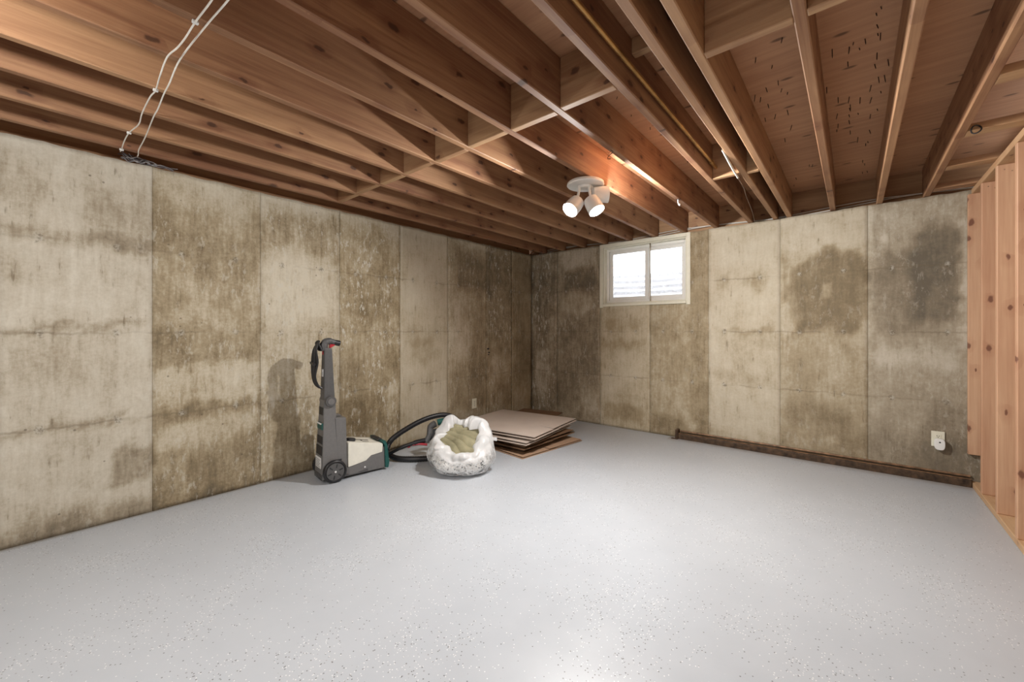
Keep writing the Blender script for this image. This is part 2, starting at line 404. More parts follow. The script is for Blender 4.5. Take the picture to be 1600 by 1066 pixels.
# tone of each cast panel: (u0, u1, stain, flecks, greyness)
LEFT = [(-2.55, -1.94, .35, .2, .4, 1), (-1.94, -1.33, .45, .2, .3, 1), (-1.33, -.72, .35, .2, .3, 1), (-.72, -.105, .40, .2, .3, 1),
        (-.105, .505, .22, .30, .40, .75), (.505, 1.115, .49, .5, .08, .9), (1.115, 1.725, .33, .9, .1, .95), (1.725, 2.335, .52, 1.0, 0, .9),
        (2.335, 2.945, .28, .1, .1, .45), (2.945, 3.555, .42, .5, .15, .8), (3.555, 4.03, .62, 1.0, .15, .9), (4.03, YB, .64, .35, .1, .6)]
BACK = [(XL, -2.967, .66, 1.0, .3, 1), (-2.967, -2.347, .60, .45, .30, .75), (-2.347, -1.733, .34, .1, 0, .55), (-1.733, -1.125, .47, .2, .05, .65),
        (-1.125, -.513, .25, .1, .1, .5), (-.513, .094, .43, .25, .12, .55), (.094, .86, .53, .3, .42, .55)]
def stain_light_left(u, z, D):
    D = D.copy()
    a = lambda k, m: D.__iadd__(k * m)
    a(.28, rect(u, z, -.6, .50, 1.63, 1.71, .03)); a(.30, rect(u, z, -.6, .46, 1.14, 1.18, .015)); a(.30, rect(u, z, -.6, .42, .58, .62, .02))
    a(.22, rect(u, z, .2, .50, 1.65, 1.95, .08)); a(.30, rect(u, z, -1, .5, -.1, .12, .06)); a(.42, rect(u, z, .33, .505, .20, .42, .02))
    a(.12, rect(u, z, -.3, .4, .85, 1.1, .08)); a(.20, ell(u, z, -.05, 1.95, .10, .14))
    a(-.22, rect(u, z, .505, 1.115, 1.98, 2.3, .10)); a(.14, rect(u, z, .505, 1.115, 1.52, 1.80, .07)); a(.12, rect(u, z, .505, 1.10, .92, 1.14, .02))
    a(-.18, rect(u, z, .505, 1.115, .66, .91, .02)); a(.20, rect(u, z, .505, 1.115, .57, .65, .03)); a(-.14, rect(u, z, .55, 1.1, .38, .55, .06))
    a(.16, rect(u, z, .505, 1.115, -.1, .34, .08))
    a(.22, rect(u, z, 1.115, 1.725, 1.72, 2.05, .08)); a(-.22, ell(u, z, 1.38, 1.45, .28, .3)); a(.20, rect(u, z, 1.115, 1.725, -.1, .55, .1)); a(-.1, rect(u, z, 1.115, 1.725, 2.08, 2.3))  # the pale ellipse paints a lit panel centre into the stain map
    a(-.20, rect(u, z, 1.725, 2.335, 2.02, 2.3, .06)); a(.10, ell(u, z, 2.1, 1.35, .22, .12)); a(.16, rect(u, z, 1.725, 2.335, .25, .55, .08)); a(-.25, ell(u, z, 2.25, .45, .08, .2))
    a(.14, ell(u, z, 2.62, .92, .18, .14)); a(-.15, rect(u, z, 2.72, 2.945, .25, .62, .01)); a(.1, rect(u, z, 2.4, 2.9, 1.0, 1.2, .08))
    a(.38, rect(u, z, 3.06, 3.555, 1.62, 2.02, .10)); a(.24, rect(u, z, 3.3, 3.555, .2, 1.7, .10)); a(.2, rect(u, z, 2.945, 3.3, .25, .7, .1)); a(-.08, rect(u, z, 2.945, 3.2, .8, 1.6))
    a(.12, rect(u, z, 3.555, 4.03, 1.5, 2.2)); a(-.20, rect(u, z, 3.6, 4.0, .5, .85, .1)); a(-.15, rect(u, z, 4.03, 4.447, -.1, .5, .12))
    a(.14, rect(u, z, -3, 5, -.1, .07, .05)); a(-.10, rect(u, z, -3, 5, 2.11, 2.3, .03))
    return D
def stain_back(u, z, D):
    D = D.copy()
    a = lambda k, m: D.__iadd__(k * m)
    a(-.30, ell(u, z, -3.2, .55, .12, .3)); a(.08, rect(u, z, XL, -2.967, 1.3, 1.9))
    a(.24, rect(u, z, -2.86, -2.40, 1.66, 1.90, .04)); a(-.24, rect(u, z, -2.9, -2.40, 1.93, 2.2, .04)); a(-.20, ell(u, z, -2.66, 1.45, .24, .14)); a(.08, rect(u, z, -2.967, -2.347, .2, 1.2))
    a(-.2, ell(u, z, -2.5, .25, .1, .12))
    a(.16, rect(u, z, -2.33, -1.78, .93, 1.03, .05)); a(.10, ell(u, z, -2.16, 1.2, .16, .07)); a(.12, ell(u, z, -1.90, 1.22, .12, .07)); a(.22, rect(u, z, -2.3, -1.8, .10, .26, .05)); a(-.10, rect(u, z, -2.3, -1.8, .45, .85, .08))
    a(.12, ell(u, z, -1.55, 1.15, .2, .15)); a(.18, rect(u, z, -1.733, -1.125, -.1, .22, .08)); a(.16, rect(u, z, -1.31, -1.125, .2, 2.2, .02)); a(-.3, ell(u, z, -1.3, .16, .05, .07))
    a(.18, rect(u, z, -1.1, -.55, 1.10, 1.15, .02)); a(.15, ell(u, z, -1.0, 1.62, .05, .07)); a(.14, ell(u, z, -.68, 1.62, .1, .1)); a(.12, rect(u, z, -1.1, -.55, .62, .75, .05)); a(.10, ell(u, z, -.6, 1.1, .1, .12)); a(.1, rect(u, z, -1.125, -.513, -.1, .16, .05))
    a(-.16, rect(u, z, -.513, .094, 1.86, 2.3, .05)); a(-.12, rect(u, z, -.513, -.42, 1.1, 1.7, .04)); a(.34, np.maximum(ell(u, z, -.18, 1.56, .30, .27, .10), rect(u, z, -.44, .085, 1.14, 1.56, .05))); a(-.30, ell(u, z, -.17, 1.50, .035, .06)); a(-.12, rect(u, z, -.46, -.38, 1.1, 1.45, .03))
    a(.02, rect(u, z, -.5, .09, .6, 1.08)); a(.22, rect(u, z, -.48, -.02, .30, .52, .08)); a(.14, rect(u, z, -.513, .86, -.1, .3, .08)); a(-.2, ell(u, z, -.15, .19, .05, .04))
    a(-.12, rect(u, z, .06, .13, 1.1, 1.8, .02))
    a(.20, rect(u, z, .10, .42, 1.12, 1.78, .05)); a(.34, rect(u, z, .36, .62, 1.18, 1.93, .06)); a(-.20, rect(u, z, .10, .62, .86, 1.00, .06)); a(-.12, rect(u, z, .10, .62, 1.93, 2.1, .05))
    a(.16, rect(u, z, .40, .86, -.1, .62, .10)); a(-.25, rect(u, z, .61, .66, 1.0, 2.0, .02)); a(-.3, ell(u, z, .2, 1.88, .05, .03))
    return D
def panel(parent, side, u0, u1, base, fleck, grey, amp, hole=None, first=0.0):
    """one cast panel: a finely divided face with rounded, recessed edges and sides running back to the wall core"""
    g = 0.0022; step = 0.03
    us = list(np.linspace(u0 + g, u1 - g, max(3, int((u1 - u0) / step)))); zs = list(np.linspace(0.0, H, int(H / step)))
    if hole:
        for q in hole[:2]:
            if u0 < q < u1: us.append(q)
        zs += list(hole[2:])
    us = [us[0] - 0.0018] + sorted(us) + [max(us) + 0.0018]; zs = sorted(zs)
    us = np.array(us); zs = np.array(zs); nu, nz = len(us), len(zs)
    U, Z = np.meshgrid(us, zs, indexing='ij')
    dep = (vnoise(U, Z, 3, 2) - 0.5) * 0.006 + (vnoise(U, Z, 14, 4) - 0.5) * 0.002
    dep[0, :] -= 0.004; dep[-1, :] -= 0.004
    top = Z.copy(); top[:, -1] += (vnoise(U[:, -1], Z[:, -1], 18, 8) - 0.75) * 0.012
    st = (stain_light_left if side == 'l' else stain_back)(U, Z, np.full(U.shape, base))
    if side == 'l': P = np.stack([XL + dep, U, top], -1)
    else: P = np.stack([U, YB - dep, top], -1)
    V = P.reshape(-1, 3).tolist(); idx = np.arange(nu * nz).reshape(nu, nz); F = []
    for i in range(nu - 1):
        for j in range(nz - 1):
            if hole:
                cu, cz = (us[i] + us[i + 1]) / 2, (zs[j] + zs[j + 1]) / 2
                if hole[0] < cu < hole[1] and hole[2] < cz < hole[3]: continue
            F.append((idx[i, j], idx[i + 1, j], idx[i + 1, j + 1], idx[i, j + 1]))
    # skirt back to the core
    n0 = len(V); ring = [idx[i, 0] for i in range(nu)] + [idx[-1, j] for j in range(1, nz)] + [idx[i, -1] for i in range(nu - 2, -1, -1)] + [idx[0, j] for j in range(nz - 2, 0, -1)]
    for r in ring:
        v = list(V[r])
        if side == 'l': v[0] = XL - 0.03
        else: v[1] = YB + 0.03
        V.append(v)
    m = len(ring)
    for k in range(m): F.append((ring[k], ring[(k + 1) % m], n0 + (k + 1) % m, n0 + k))
    me = bpy.data.meshes.new('concrete_panel'); me.from_pydata(V, [], [tuple(int(i) for i in f) for f in F])
    me.materials.append(M_CONC)
    me.attributes.new('stain', 'FLOAT_COLOR', 'POINT'); me.attributes.new('along', 'FLOAT', 'POINT')
    n = len(V); buf = np.zeros((n, 4), np.float32); buf[:, 3] = amp; buf[:n0, 0] = np.clip(st.reshape(-1), 0, 1); buf[n0:, 0] = 0.6
    buf[:, 1] = fleck; buf[:, 2] = grey
    me.attributes['stain'].data.foreach_set('color', buf.reshape(-1))
    al = np.zeros(n, np.float32); al[:n0] = (U.reshape(-1) - first); me.attributes['along'].data.foreach_set('value', al)
    bm = bmesh.new(); bm.from_mesh(me); bmesh.ops.recalc_face_normals(bm, faces=bm.faces)
    for f in bm.faces: f.smooth = True
    bm.to_mesh(me); bm.free()
    return link('concrete_panel', me, parent)

wl = MB().box(XL - 0.22, XL - 0.02, YR, YB + 0.22, 0, H - 0.004).build('wall_left', M_DRY)
tag(wl, 'stained board-formed concrete wall running along the left', kind='structure')
for (a, b_, d, f, g, q) in LEFT: panel(wl, 'l', a, b_, d, f, g, q, first=a)
for (y, z, r) in ((3.575, .915, .014), (3.592, .87, .012), (3.583, .845, .009)):
    MB().lathe([(.0001, .001), (r * .7, .0012), (r, 0)], 9, frame((XL + .004, y, z), (1, 0, 0)) @ Matrix.Diagonal((1.5, .8, 1, 1))).build('chipped_hole', M_DARK, wl)
WX0, WX1, WZ0, WZ1 = -2.300, -1.340, 1.452, 2.124      # window opening
mb = MB(); y0, y1 = YB + 0.02, YB + 0.20
mb.box(XL - 0.02, 0.95, y0, y1, 0, WZ0).box(XL - 0.02, WX0, y0, y1, WZ0, H - 0.004).box(WX1, 0.95, y0, y1, WZ0, H - 0.004).box(WX0, WX1, y0, y1, WZ1, H - 0.004)
wb = mb.build('wall_back', M_DRY); tag(wb, 'stained concrete wall with the small basement window', kind='structure')
for (a, b_, d, f, g, q) in BACK:
    hole = (WX0, WX1, WZ0, WZ1) if a < WX1 and b_ > WX0 and a > -2.4 else None
    panel(wb, 'b', a, b_, d, f, g, q, hole, first=(a if a > -3 else a - .2))
wr = MB().box(XL - 0.22, 0.95, YR - 0.15, YR, 0, H).build('wall_rear', M_DRY); tag(wr, 'plain wall closing the basement behind', kind='structure')

# ------------------------------------------------------------------ framed wall on the right
ws = MB().box(XS + 0.091, XS + 0.104, YR, YB, 0.0, H - 0.002).build('wall_right', M_DRY)
tag(ws, 'open stud partition of bare softwood on the right', kind='structure')
MB().box(XS, XS + 0.089, YR, YB - 0.012, 0, 0.038).build('bottom_plate', M_PLATE, ws, bevel=0.003)
MB().box(XS, XS + 0.089, YR, YB - 0.012, H - 0.038, H).build('top_plate', M_PLATE, ws, bevel=0.003)
st_me = MB().box(0, 0.089, -0.019, 0.019, 0.0, H - 0.0765).mesh('stud', M_STUD, bevel=0.004)
for y in (4.14, 3.762, 3.370, 2.965, 2.56, 2.15, 1.75, 1.34, .93, .53, .12, -.28, -.69, -1.1, -1.5, -1.9, -2.3):
    link('stud', st_me, ws, (XS, y, 0.038))
MB().box(0, 0.089, -0.0175, 0.0175, 0, H - 0.038 - 0.235).build('wall_stud', M_STUD, ws, bevel=0.003, loc=(0.643, YB - 0.024, 0.235))
# small nail heads driven into the studs near the top
nh = MB().lathe([(0.0001, 0), (0.004, 0), (0.004, -0.002), (0.0001, -0.002)], 6).mesh('nail_head', M_STEEL)
for y in (4.14, 3.762, 3.370, 2.965):
    for dx, z in ((0.03, 2.10), (0.06, 2.085)):
        link('nail_head', nh, ws, (XS + dx, y - 0.019, z), (math.radians(90), 0, 0))

# ------------------------------------------------------------------ ceiling: subfloor, joists, blocking
ce = MB().box(XL - 0.25, 0.95, YR - 0.1, YB + 0.22, ZT + 0.019, ZT + 0.04).build('ceiling', M_PLY)
tag(ce, 'unfinished ceiling of open joists under a plywood subfloor', kind='structure')
sheets = []
ys = [YR - 0.1, -1.68, -0.46, 0.76, 1.98, 3.20, 4.42, YB + 0.2]
for r in range(len(ys) - 1):
    xs = [XL - 0.24] + ([-1.973, 0.466] if r % 2 else [-3.19, -0.754]) + [0.94]
    for c in range(len(xs) - 1):
        o = MB().box(xs[c] + .0015, xs[c + 1] - .0015, ys[r] + .0015, ys[r + 1] - .0015, ZT, ZT + 0.018).build('plywood_sheet', M_PLY, ce, bevel=0.001)
        sheets.append((xs[c], xs[c + 1], ys[r], ys[r + 1], o))
JX = [-3.177, -2.878, -2.572, -2.280, -1.972, -1.675, -1.368, -1.059, -0.754, -0.552, -0.445, -0.133, 0.165, 0.435, 0.845]
JEND = 4.505
j_me = MB().box(-0.019, 0.019, -3.5275, 3.5275, 0, ZT - ZJ).mesh('joist', M_JOIST, bevel=0.004)
for x in JX: link('joist', j_me, ce, (x, JEND - 3.5275, ZJ))
def blocks(y, pairs, z0=ZJ, z1=ZT, stag=0.0):
    for i, (a, b_) in enumerate(pairs):
        x0, x1 = JX[a] + 0.019, JX[b_] - 0.019
        MB().box(-(x1 - x0) / 2, (x1 - x0) / 2, -0.019, 0.019, 0, z1 - z0).build('blocking', M_BLOCK, ce, bevel=0.003, loc=((x0 + x1) / 2, y + stag * (i % 2), z0))
blocks(1.615, [(0, 1), (1, 2), (2, 3), (3, 4), (4, 5), (5, 6), (6, 7), (7, 8)], stag=-0.01)
blocks(1.640, [(10, 11), (11, 12), (12, 13)], stag=-0.01)
blocks(1.70, [(8, 9)], z0=2.335)
blocks(3.02, [(8, 9), (9, 10)], stag=0.015)
for y in (1.96, 2.57, 3.18, 3.775, 4.30):      # flat nailers carrying the top plate
    MB().box(-0.188, 0.184, -0.0445, 0.0445, 0, 0.038).build('nailer', M_BLOCK, ce, bevel=0.003, loc=(0.642, y, ZJ))
MB().box(XL - 0.2, 0.95, YB + 0.09, YB + 0.19, H, H + 0.038).build('sill_plate', M_BLOCK, ce, bevel=0.002)
MB().box(XL - 0.2, 0.95, YB + 0.105, YB + 0.143, H + 0.038, ZT).build('rim_joist', M_BLOCK, ce, bevel=0.002)
MB().box(XL - 0.19, XL - 0.09, YR, YB + 0.088, H, H + 0.038).build('sill_plate', M_JOIST, ce, bevel=0.002)
MB().box(XL - 0.143, XL - 0.105, YR, YB + 0.088, H + 0.038, ZT).build('rim_joist', M_JOIST, ce, bevel=0.002)
# nails poking through the subfloor
n_me = MB().lathe([(0.0020, 0.002), (0.0020, -0.026), (0.0004, -0.034)], 6).mesh('nail', M_NAIL)
NAILS = [(-0.345, 2.171), (-0.291, 2.443), (-0.348, 2.476), (-0.365, 2.66), (-0.29, 2.804), (-0.347, 2.816), (-0.289, 3.03), (-0.345, 3.209), (0.04, 2.337), (0.09, 2.332), (0.084, 2.489), (0.079, 2.589), (0.125, 2.582), (0.097, 2.73), (0.119, 2.73), (0.072, 2.8), (0.078, 2.947), (0.079, 3.173), (0.079, 3.417), (0.03, 2.907), (0.025, 3.497), (-0.105, 2.672), (-0.072, 2.327), (-0.012, 2.362), (-0.403, 2.514), (-0.384, 2.559), (-0.402, 2.823), (-0.234, 2.097), (-0.019, 2.484), (-0.062, 2.83), (-0.015, 2.862), (-0.012, 2.964), (-0.069, 3.041), (-0.019, 3.181), (-0.07, 3.194), (-0.014, 3.349)]
def add_nail(x, y, L=1.0):
    for (a, b_, c, d, o) in sheets:
        if a < x < b_ and c < y < d:
            q = link('nail', n_me, o, (x, y, ZT), (rnd.uniform(-.25, .25), rnd.uniform(-.25, .25), 0)); q.scale = (1, 1, L); return
for (x, y) in NAILS: add_nail(x, y, rnd.uniform(.8, 1.2))
for k in range(46):
    bay = rnd.choice([(11, 12), (10, 11), (7, 8)])
    add_nail(rnd.uniform(JX[bay[0]] + .05, JX[bay[1]] - .05), rnd.uniform(1.8, 4.3), rnd.uniform(.35, .7))

# ------------------------------------------------------------------ window
win = empty('window_1', (0, 0, 0)); tag(win, 'white sliding basement window in a cream wooden casing', kind='structure')
cy0, cy1 = YB - 0.014, YB + 0.004
t = 0.042
MB().box(WX0 - t, WX0, cy0, cy1, WZ0 - t, WZ1 + t).build('casing', M_CREAM, win, bevel=0.004)
MB().box(WX1, WX1 + t, cy0, cy1, WZ0 - t, WZ1 + t).build('casing', M_CREAM, win, bevel=0.004)
MB().box(WX0, WX1, cy0, cy1, WZ1, WZ1 + t).build('casing', M_CREAM, win, bevel=0.004)
MB().box(WX0, WX1, cy0 - 0.004, cy1, WZ0 - t + 0.012, WZ0).build('casing', M_CREAM, win, bevel=0.004)
jy = YB + 0.20
MB().box(WX0, WX0 + 0.012, cy1, jy, WZ0, WZ1).build('jamb', M_CREAM, win, bevel=0.002)
MB().box(WX1 - 0.012, WX1, cy1, jy, WZ0, WZ1).build('jamb', M_CREAM, win, bevel=0.002)
MB().box(WX0 + .012, WX1 - .012, cy1, jy, WZ1 - 0.012, WZ1).build('jamb', M_CREAM, win, bevel=0.002)
MB().box(WX0 + .012, WX1 - .012, cy1, jy, WZ0, WZ0 + 0.014).build('window_sill', M_CREAM, win, bevel=0.003)
fy0, fy1 = YB + 0.070, YB + 0.135
a0, a1, b0, b1 = WX0 + .012, WX1 - .012, WZ0 + .014, WZ1 - .012
mb = MB(); ft = 0.030
mb.box(a0, a0 + ft, fy0, fy1, b0, b1).box(a1 - ft, a1, fy0, fy1, b0, b1).box(a0 + ft, a1 - ft, fy0, fy1, b1 - ft, b1).box(a0 + ft, a1 - ft, fy0, fy1, b0, b0 + ft)
fr = mb.build('window_frame', M_VINYL, win, bevel=0.003)
# stepped track inside the frame
mb = MB(); q = 0.010
mb.box(a0 + ft, a0 + ft + q, fy0 + .018, fy1, b0 + ft, b1 - ft).box(a0 + ft + q, a1 - ft, fy0 + .018, fy1, b1 - ft - q, b1 - ft)
mb.build('track', M_VINYL, fr, bevel=0.002)
def sash(x0, x1, ya, yb, st_=0.034):
    z0, z1 = b0 + ft, b1 - ft
    mb = MB().box(x0, x0 + st_, ya, yb, z0, z1).box(x1 - st_, x1, ya, yb, z0, z1).box(x0 + st_, x1 - st_, ya, yb, z1 - st_, z1).box(x0 + st_, x1 - st_, ya, yb, z0, z0 + st_)
    s = mb.build('sash', M_VINYL, win, bevel=0.003)
    MB().box(x0 + st_, x1 - st_, (ya + yb) / 2 - .002, (ya + yb) / 2 + .002, z0 + st_, z1 - st_).build('pane', M_GLASS, s)
    return s
mid = -1.787
sash(a0 + ft + 0.010, mid + 0.006, fy0 + 0.006, fy0 + 0.030, 0.036)
s2 = sash(mid - 0.022, a1 - ft, fy0 + 0.034, fy0 + 0.056, 0.036)
lt = MB().box(mid - 0.004, mid + 0.004, fy0 - 0.002, fy0 + 0.006, 1.74, 1.80).build('latch', M_VINYL, win, bevel=0.002)
# corrugated window well outside
mb = MB(); vs_ = []; nseg = 40; nzv = 60
for i in range(nseg + 1):
    th = math.pi * i / nseg
    for j in range(nzv + 1):
        z = 1.20 + 0.69 * j / nzv
        r = 1.0 + 0.012 * math.sin(z / 0.073 * 2 * math.pi) / 0.7
        vs_.append((-1.82 + 0.80 * r * math.cos(th), YB + 0.21 + 0.66 * r * math.sin(th) ** 0.6, z))
fs = [(i * (nzv + 1) + j, (i + 1) * (nzv + 1) + j, (i + 1) * (nzv + 1) + j + 1, i * (nzv + 1) + j + 1) for i in range(nseg) for j in range(nzv)]
mb.add(vs_, fs); ww = mb.build('window_well', M_GALV, None, smooth_=True)
sm = ww.modifiers.new('thickness', 'SOLIDIFY'); sm.thickness = 0.003
tag(ww, 'corrugated galvanised metal window well seen through the window', 'window well')
gv = MB().box(-2.85, -0.8, YB + 0.205, YB + 1.1, 1.10, 1.199).build('gravel_bed', M_GRAVEL); tag(gv, 'gravel at the bottom of the window well', 'gravel', kind='stuff')
MB().lathe([(0.0001, 0.004), (0.012, 0.004), (0.014, 0.0), (0.014, -0.004)], 10, frame((-1.62, YB + 0.865, 1.70), (0, -1, 0))).build('bolt', M_DARK, ww)

# ------------------------------------------------------------------ metal channel along the foot of the back wall
ch = MB().prism([(YB - 0.062, 0.0), (YB - 0.062, 0.050), (YB - 0.052, 0.056), (YB - 0.004, 0.056), (YB - 0.004, 0.0)], -1.405, XS - 0.004, lambda p, q, t_: (t_, p, q)).build('baseboard_back', M_RUST, bevel=0.002)
tag(ch, 'dark brown rusty metal channel along the foot of the wall', kind='structure')
MB().box(-1.405, XS - 0.004, YB - 0.056, YB - 0.040, 0.056, 0.0605).build('top_lip', M_RUST2, ch)
MB().tube([(-1.40, YB - 0.012, 0.076), (XS - 0.004, YB - 0.012, 0.070)], 0.009, 8).build('rusty_pipe', M_RUST2, ch)
MB().box(-1.432, -1.405, YB - 0.075, YB - 0.008, 0.0, 0.098).build('end_post', M_RUST, ch, bevel=0.004)
MB().box(-1.47, -1.40, YB - 0.095, YB - 0.060, 0.0, 0.006).build('foot_plate', M_RUST, ch, bevel=0.002)

# ------------------------------------------------------------------ outlets
def outlet(name, origin, rz, label, blank=False):
    o = empty(name, origin, rz, label=label, cat='outlet')
    MB().box(-0.036, 0.036, -0.006, 0.0, -0.058, 0.058).build('cover_plate', M_CREAM, o, bevel=0.003, segs=2)
    for dz in (0.020, -0.020):
        r = MB().box(-0.016, 0.016, -0.008, -0.0055, dz - 0.014, dz + 0.014).build('receptacle', M_CREAM, o, bevel=0.003)
        for dx in (-0.006, 0.006): MB().box(dx - .0013, dx + .0013, -0.0088, -0.0079, dz - 0.001, dz + 0.008).build('slot', M_DARK, r)
        MB().lathe([(0.0001, 0), (0.0028, 0), (0.0028, 0.001), (0.0001, 0.001)], 8, frame((0, -0.0078, dz - 0.007), (0, -1, 0))).build('ground_hole', M_DARK, r)
    MB().lathe([(0.0001, 0), (0.003, 0), (0.003, 0.001), (0.0001, 0.0013)], 8, frame((0, -0.006, 0), (0, -1, 0))).build('screw', M_STEEL, o)
    return o
outlet('wall_outlet', (0.494, YB - 0.003, 0.315), 0, 'cream duplex wall outlet with a night light plugged in')
outlet('wall_outlet', (XL + 0.003, 3.338, 0.288), math.radians(90), 'cream wall outlet low on the wall above the plastic bag')
nl = empty('night_light', (0.500, YB - 0.0115, 0.280), label='white plug-in night light on the cream outlet by the studs', cat='night light')
mb = MB(); prof = []
for k in range(28):
    a = 2 * math.pi * k / 28; ca, sa = math.cos(a), math.sin(a)
    ex = 0.55 if sa > 0 else 0.85
    prof.append((0.029 * math.copysign(abs(ca) ** 0.6, ca), 0.042 * math.copysign(abs(sa) ** ex, sa)))
mb.prism(prof, -0.034, 0.0, lambda p_, q_, t_: (p_, t_, q_)); mb.build('plug_body', M_WHITE, nl, smooth_=True, bevel=0.006, segs=3)
MB().lathe([(0.0001, 0.0015), (0.004, 0.0015), (0.0055, 0.0), (0.0055, -0.002)], 12, frame((0, -0.034, 0.017), (0, -1, 0))).build('light_sensor', M_DARK, nl)

# ------------------------------------------------------------------ ceiling light fixtures
def ceiling_light(loc, heads, label, power):
    o = empty('ceiling_light', loc, 0, label=label, cat='light', group='three-headed ceiling spotlights')
    MB().lathe([(0.06, 0.0), (0.075, -0.006), (0.112, -0.008), (0.124, -0.016), (0.127, -0.030), (0.122, -0.036), (0.110, -0.037), (0.0001, -0.037)], 40).build('base_plate', M_WHITE, o, smooth_=True)
    MB().lathe([(0.0001, -0.036), (0.045, -0.036), (0.040, -0.052), (0.015, -0.058), (0.0001, -0.058)], 24).build('hub', M_WHITE, o, smooth_=True)
    for (face, d) in heads:
        f = Vector(face); d = Vector(d).normalized(); L = 0.112
        back = f - d * L
        root = Vector((back.x * 0.65 + f.x * 0.1, back.y * 0.65 + f.y * 0.1, -0.040))
        MB().tube(spline([root, (root + back) / 2 + Vector((0, 0, 0.006)), back + d * 0.03], 5), 0.009, 10).build('arm', M_WHITE, o, smooth_=True)
        R = 0.056
        h = MB().lathe([(0.0001, -L), (R * .55, -L), (R * .86, -L * .90), (R * .95, -L * .6), (R, -0.004), (R, 0.0), (R - .003, 0.0), (R - .005, -0.022), (0.0001, -0.024)], 32, frame(f, d)).build('lamp_head', M_WHITE, o, smooth_=True)
        MB().lathe([(R - .007, -0.020), (R - .009, -0.016), (R * .5, -0.012), (0.0001, -0.011)], 24, frame(f, d)).build('bulb', M_BULB, h, smooth_=True)
        ld = bpy.data.lights.new('lamp_beam', 'AREA'); ld.shape = 'DISK'; ld.size = 0.075; ld.energy = power
        ld.color = (1.0, 0.975, 0.94)
        lo = bpy.data.objects.new('lamp_beam', ld); COL.objects.link(lo); lo.parent = o
        lo.location = f - d * 0.009; lo.rotation_euler = (-d).to_track_quat('Z', 'Y').to_euler()
    return o
ceiling_light((-1.412, 2.470, ZJ - 0.001), [((-0.045, -0.128, -0.222), (-0.16, -0.68, -0.68)), ((0.098, -0.020, -0.230), (0.50, -0.04, -0.85)), ((0.125, 0.090, -0.098), (0.78, 0.62, 0.0))],
              'white three-headed ceiling spotlight with lit bulbs in front of the window', LAMP_W)
ceiling_light((-1.62, -0.45, ZJ - 0.001), [((-0.125, 0.03, -0.135), (-0.9, 0.25, 0.12)), ((0.04, 0.12, -0.210), (0.15, 0.45, -0.88)), ((0.03, -0.13, -0.21), (-0.35, 0.1, -0.93))],
              'white three-headed ceiling spotlight near the left wall at the open end', LAMP_W * 0.25)
ceiling_light((-0.45, -1.75, ZJ - 0.001), [((-0.12, 0.04, -0.20), (-0.45, 0.35, -0.82)), ((0.03, 0.13, -0.200), (0.05, 0.60, -0.80)), ((0.12, -0.02, -0.20), (0.15, 0.3, -0.94))],  # extra unseen fixture, added only as fill light from the rear
              'added unseen fill light shaped as a white three-headed spotlight at the rear of the basement', LAMP_W * 0.32)

# ------------------------------------------------------------------ cables, pipe, hooks overhead
def cable(name, pts, r, mat, label, cat, group=None, n=6, seg=6):
    return tag(MB().tube(spline(pts, n), r, seg).build(name, mat, None, smooth_=True), label, cat, group)
zc = ZJ - 0.006
c1 = [(0.40, .372, zc), (-.133, .365, zc), (-.45, .37, zc - .01), (-.754, .36, zc), (-1.059, .366, zc), (-1.368, .362, zc), (-1.50, .366, zc - .004), (-1.675, .358, zc), (-1.78, .352, zc - .008), (-1.86, .345, zc - .01), (-1.972, .336, zc), (-2.12, .340, zc - .006), (-2.280, .351, zc), (-2.36, .345, zc - .002),
      (-2.572, .347, zc), (-2.70, .352, zc - .008), (-2.878, .338, zc), (-3.02, .335, zc - .004), (-3.177, .342, zc), (-3.25, .345, zc + .01)]
cb1 = cable('electrical_cable', c1, 0.0027, M_WIRE, 'white electrical cable stapled across the joists, the one with staples', 'cable')
c2 = [(0.40, .42, zc), (-.133, .41, zc), (-.754, .41, zc), (-1.368, .403, zc), (-1.479, .398, zc - .004), (-1.675, .385, zc), (-1.95, .370, zc - .001), (-2.15, .374, zc - .010), (-2.28, .378, zc - .004), (-2.45, .385, zc - .006), (-2.572, .388, zc - .001), (-2.878, .40, zc - .003), (-3.10, .405, zc), (-3.20, .415, zc), (-3.27, .42, zc + .012)]
cable('electrical_cable', c2, 0.0027, M_WIRE, 'white electrical cable hanging loose under the joists beside the stapled one', 'cable')
for x, y in ((-1.675, .358), (-2.280, .351), (-2.878, .338), (-3.177, .342)):
    MB().box(x - .006, x + .006, y - .009, y + .009, ZJ - .0115, ZJ - .0005).build('staple', M_WHITE, cb1, bevel=0.002)
# tangle of old grey wire on the wall top
wt = empty('wire_tangle', (XL, 0.45, H), label='tangle of old grey wire lying on top of the concrete wall', cat='wire')
for k in range(11):
    pts = []; L = 0.10 + 0.16 * rnd.random(); o0 = -0.12 + 0.06 * rnd.random()
    for i in range(7):
        t_ = i / 6
        pts.append((-0.035 + 0.05 * rnd.random(), o0 + L * t_ + 0.02 * rnd.random(), 0.006 + 0.045 * rnd.random() * (1 - .6 * t_)))
    MB().tube(spline(pts, 5), 0.0030, 6).build('wire_strand', M_GREYWIRE if k % 3 else M_WIRE2, wt, smooth_=True)
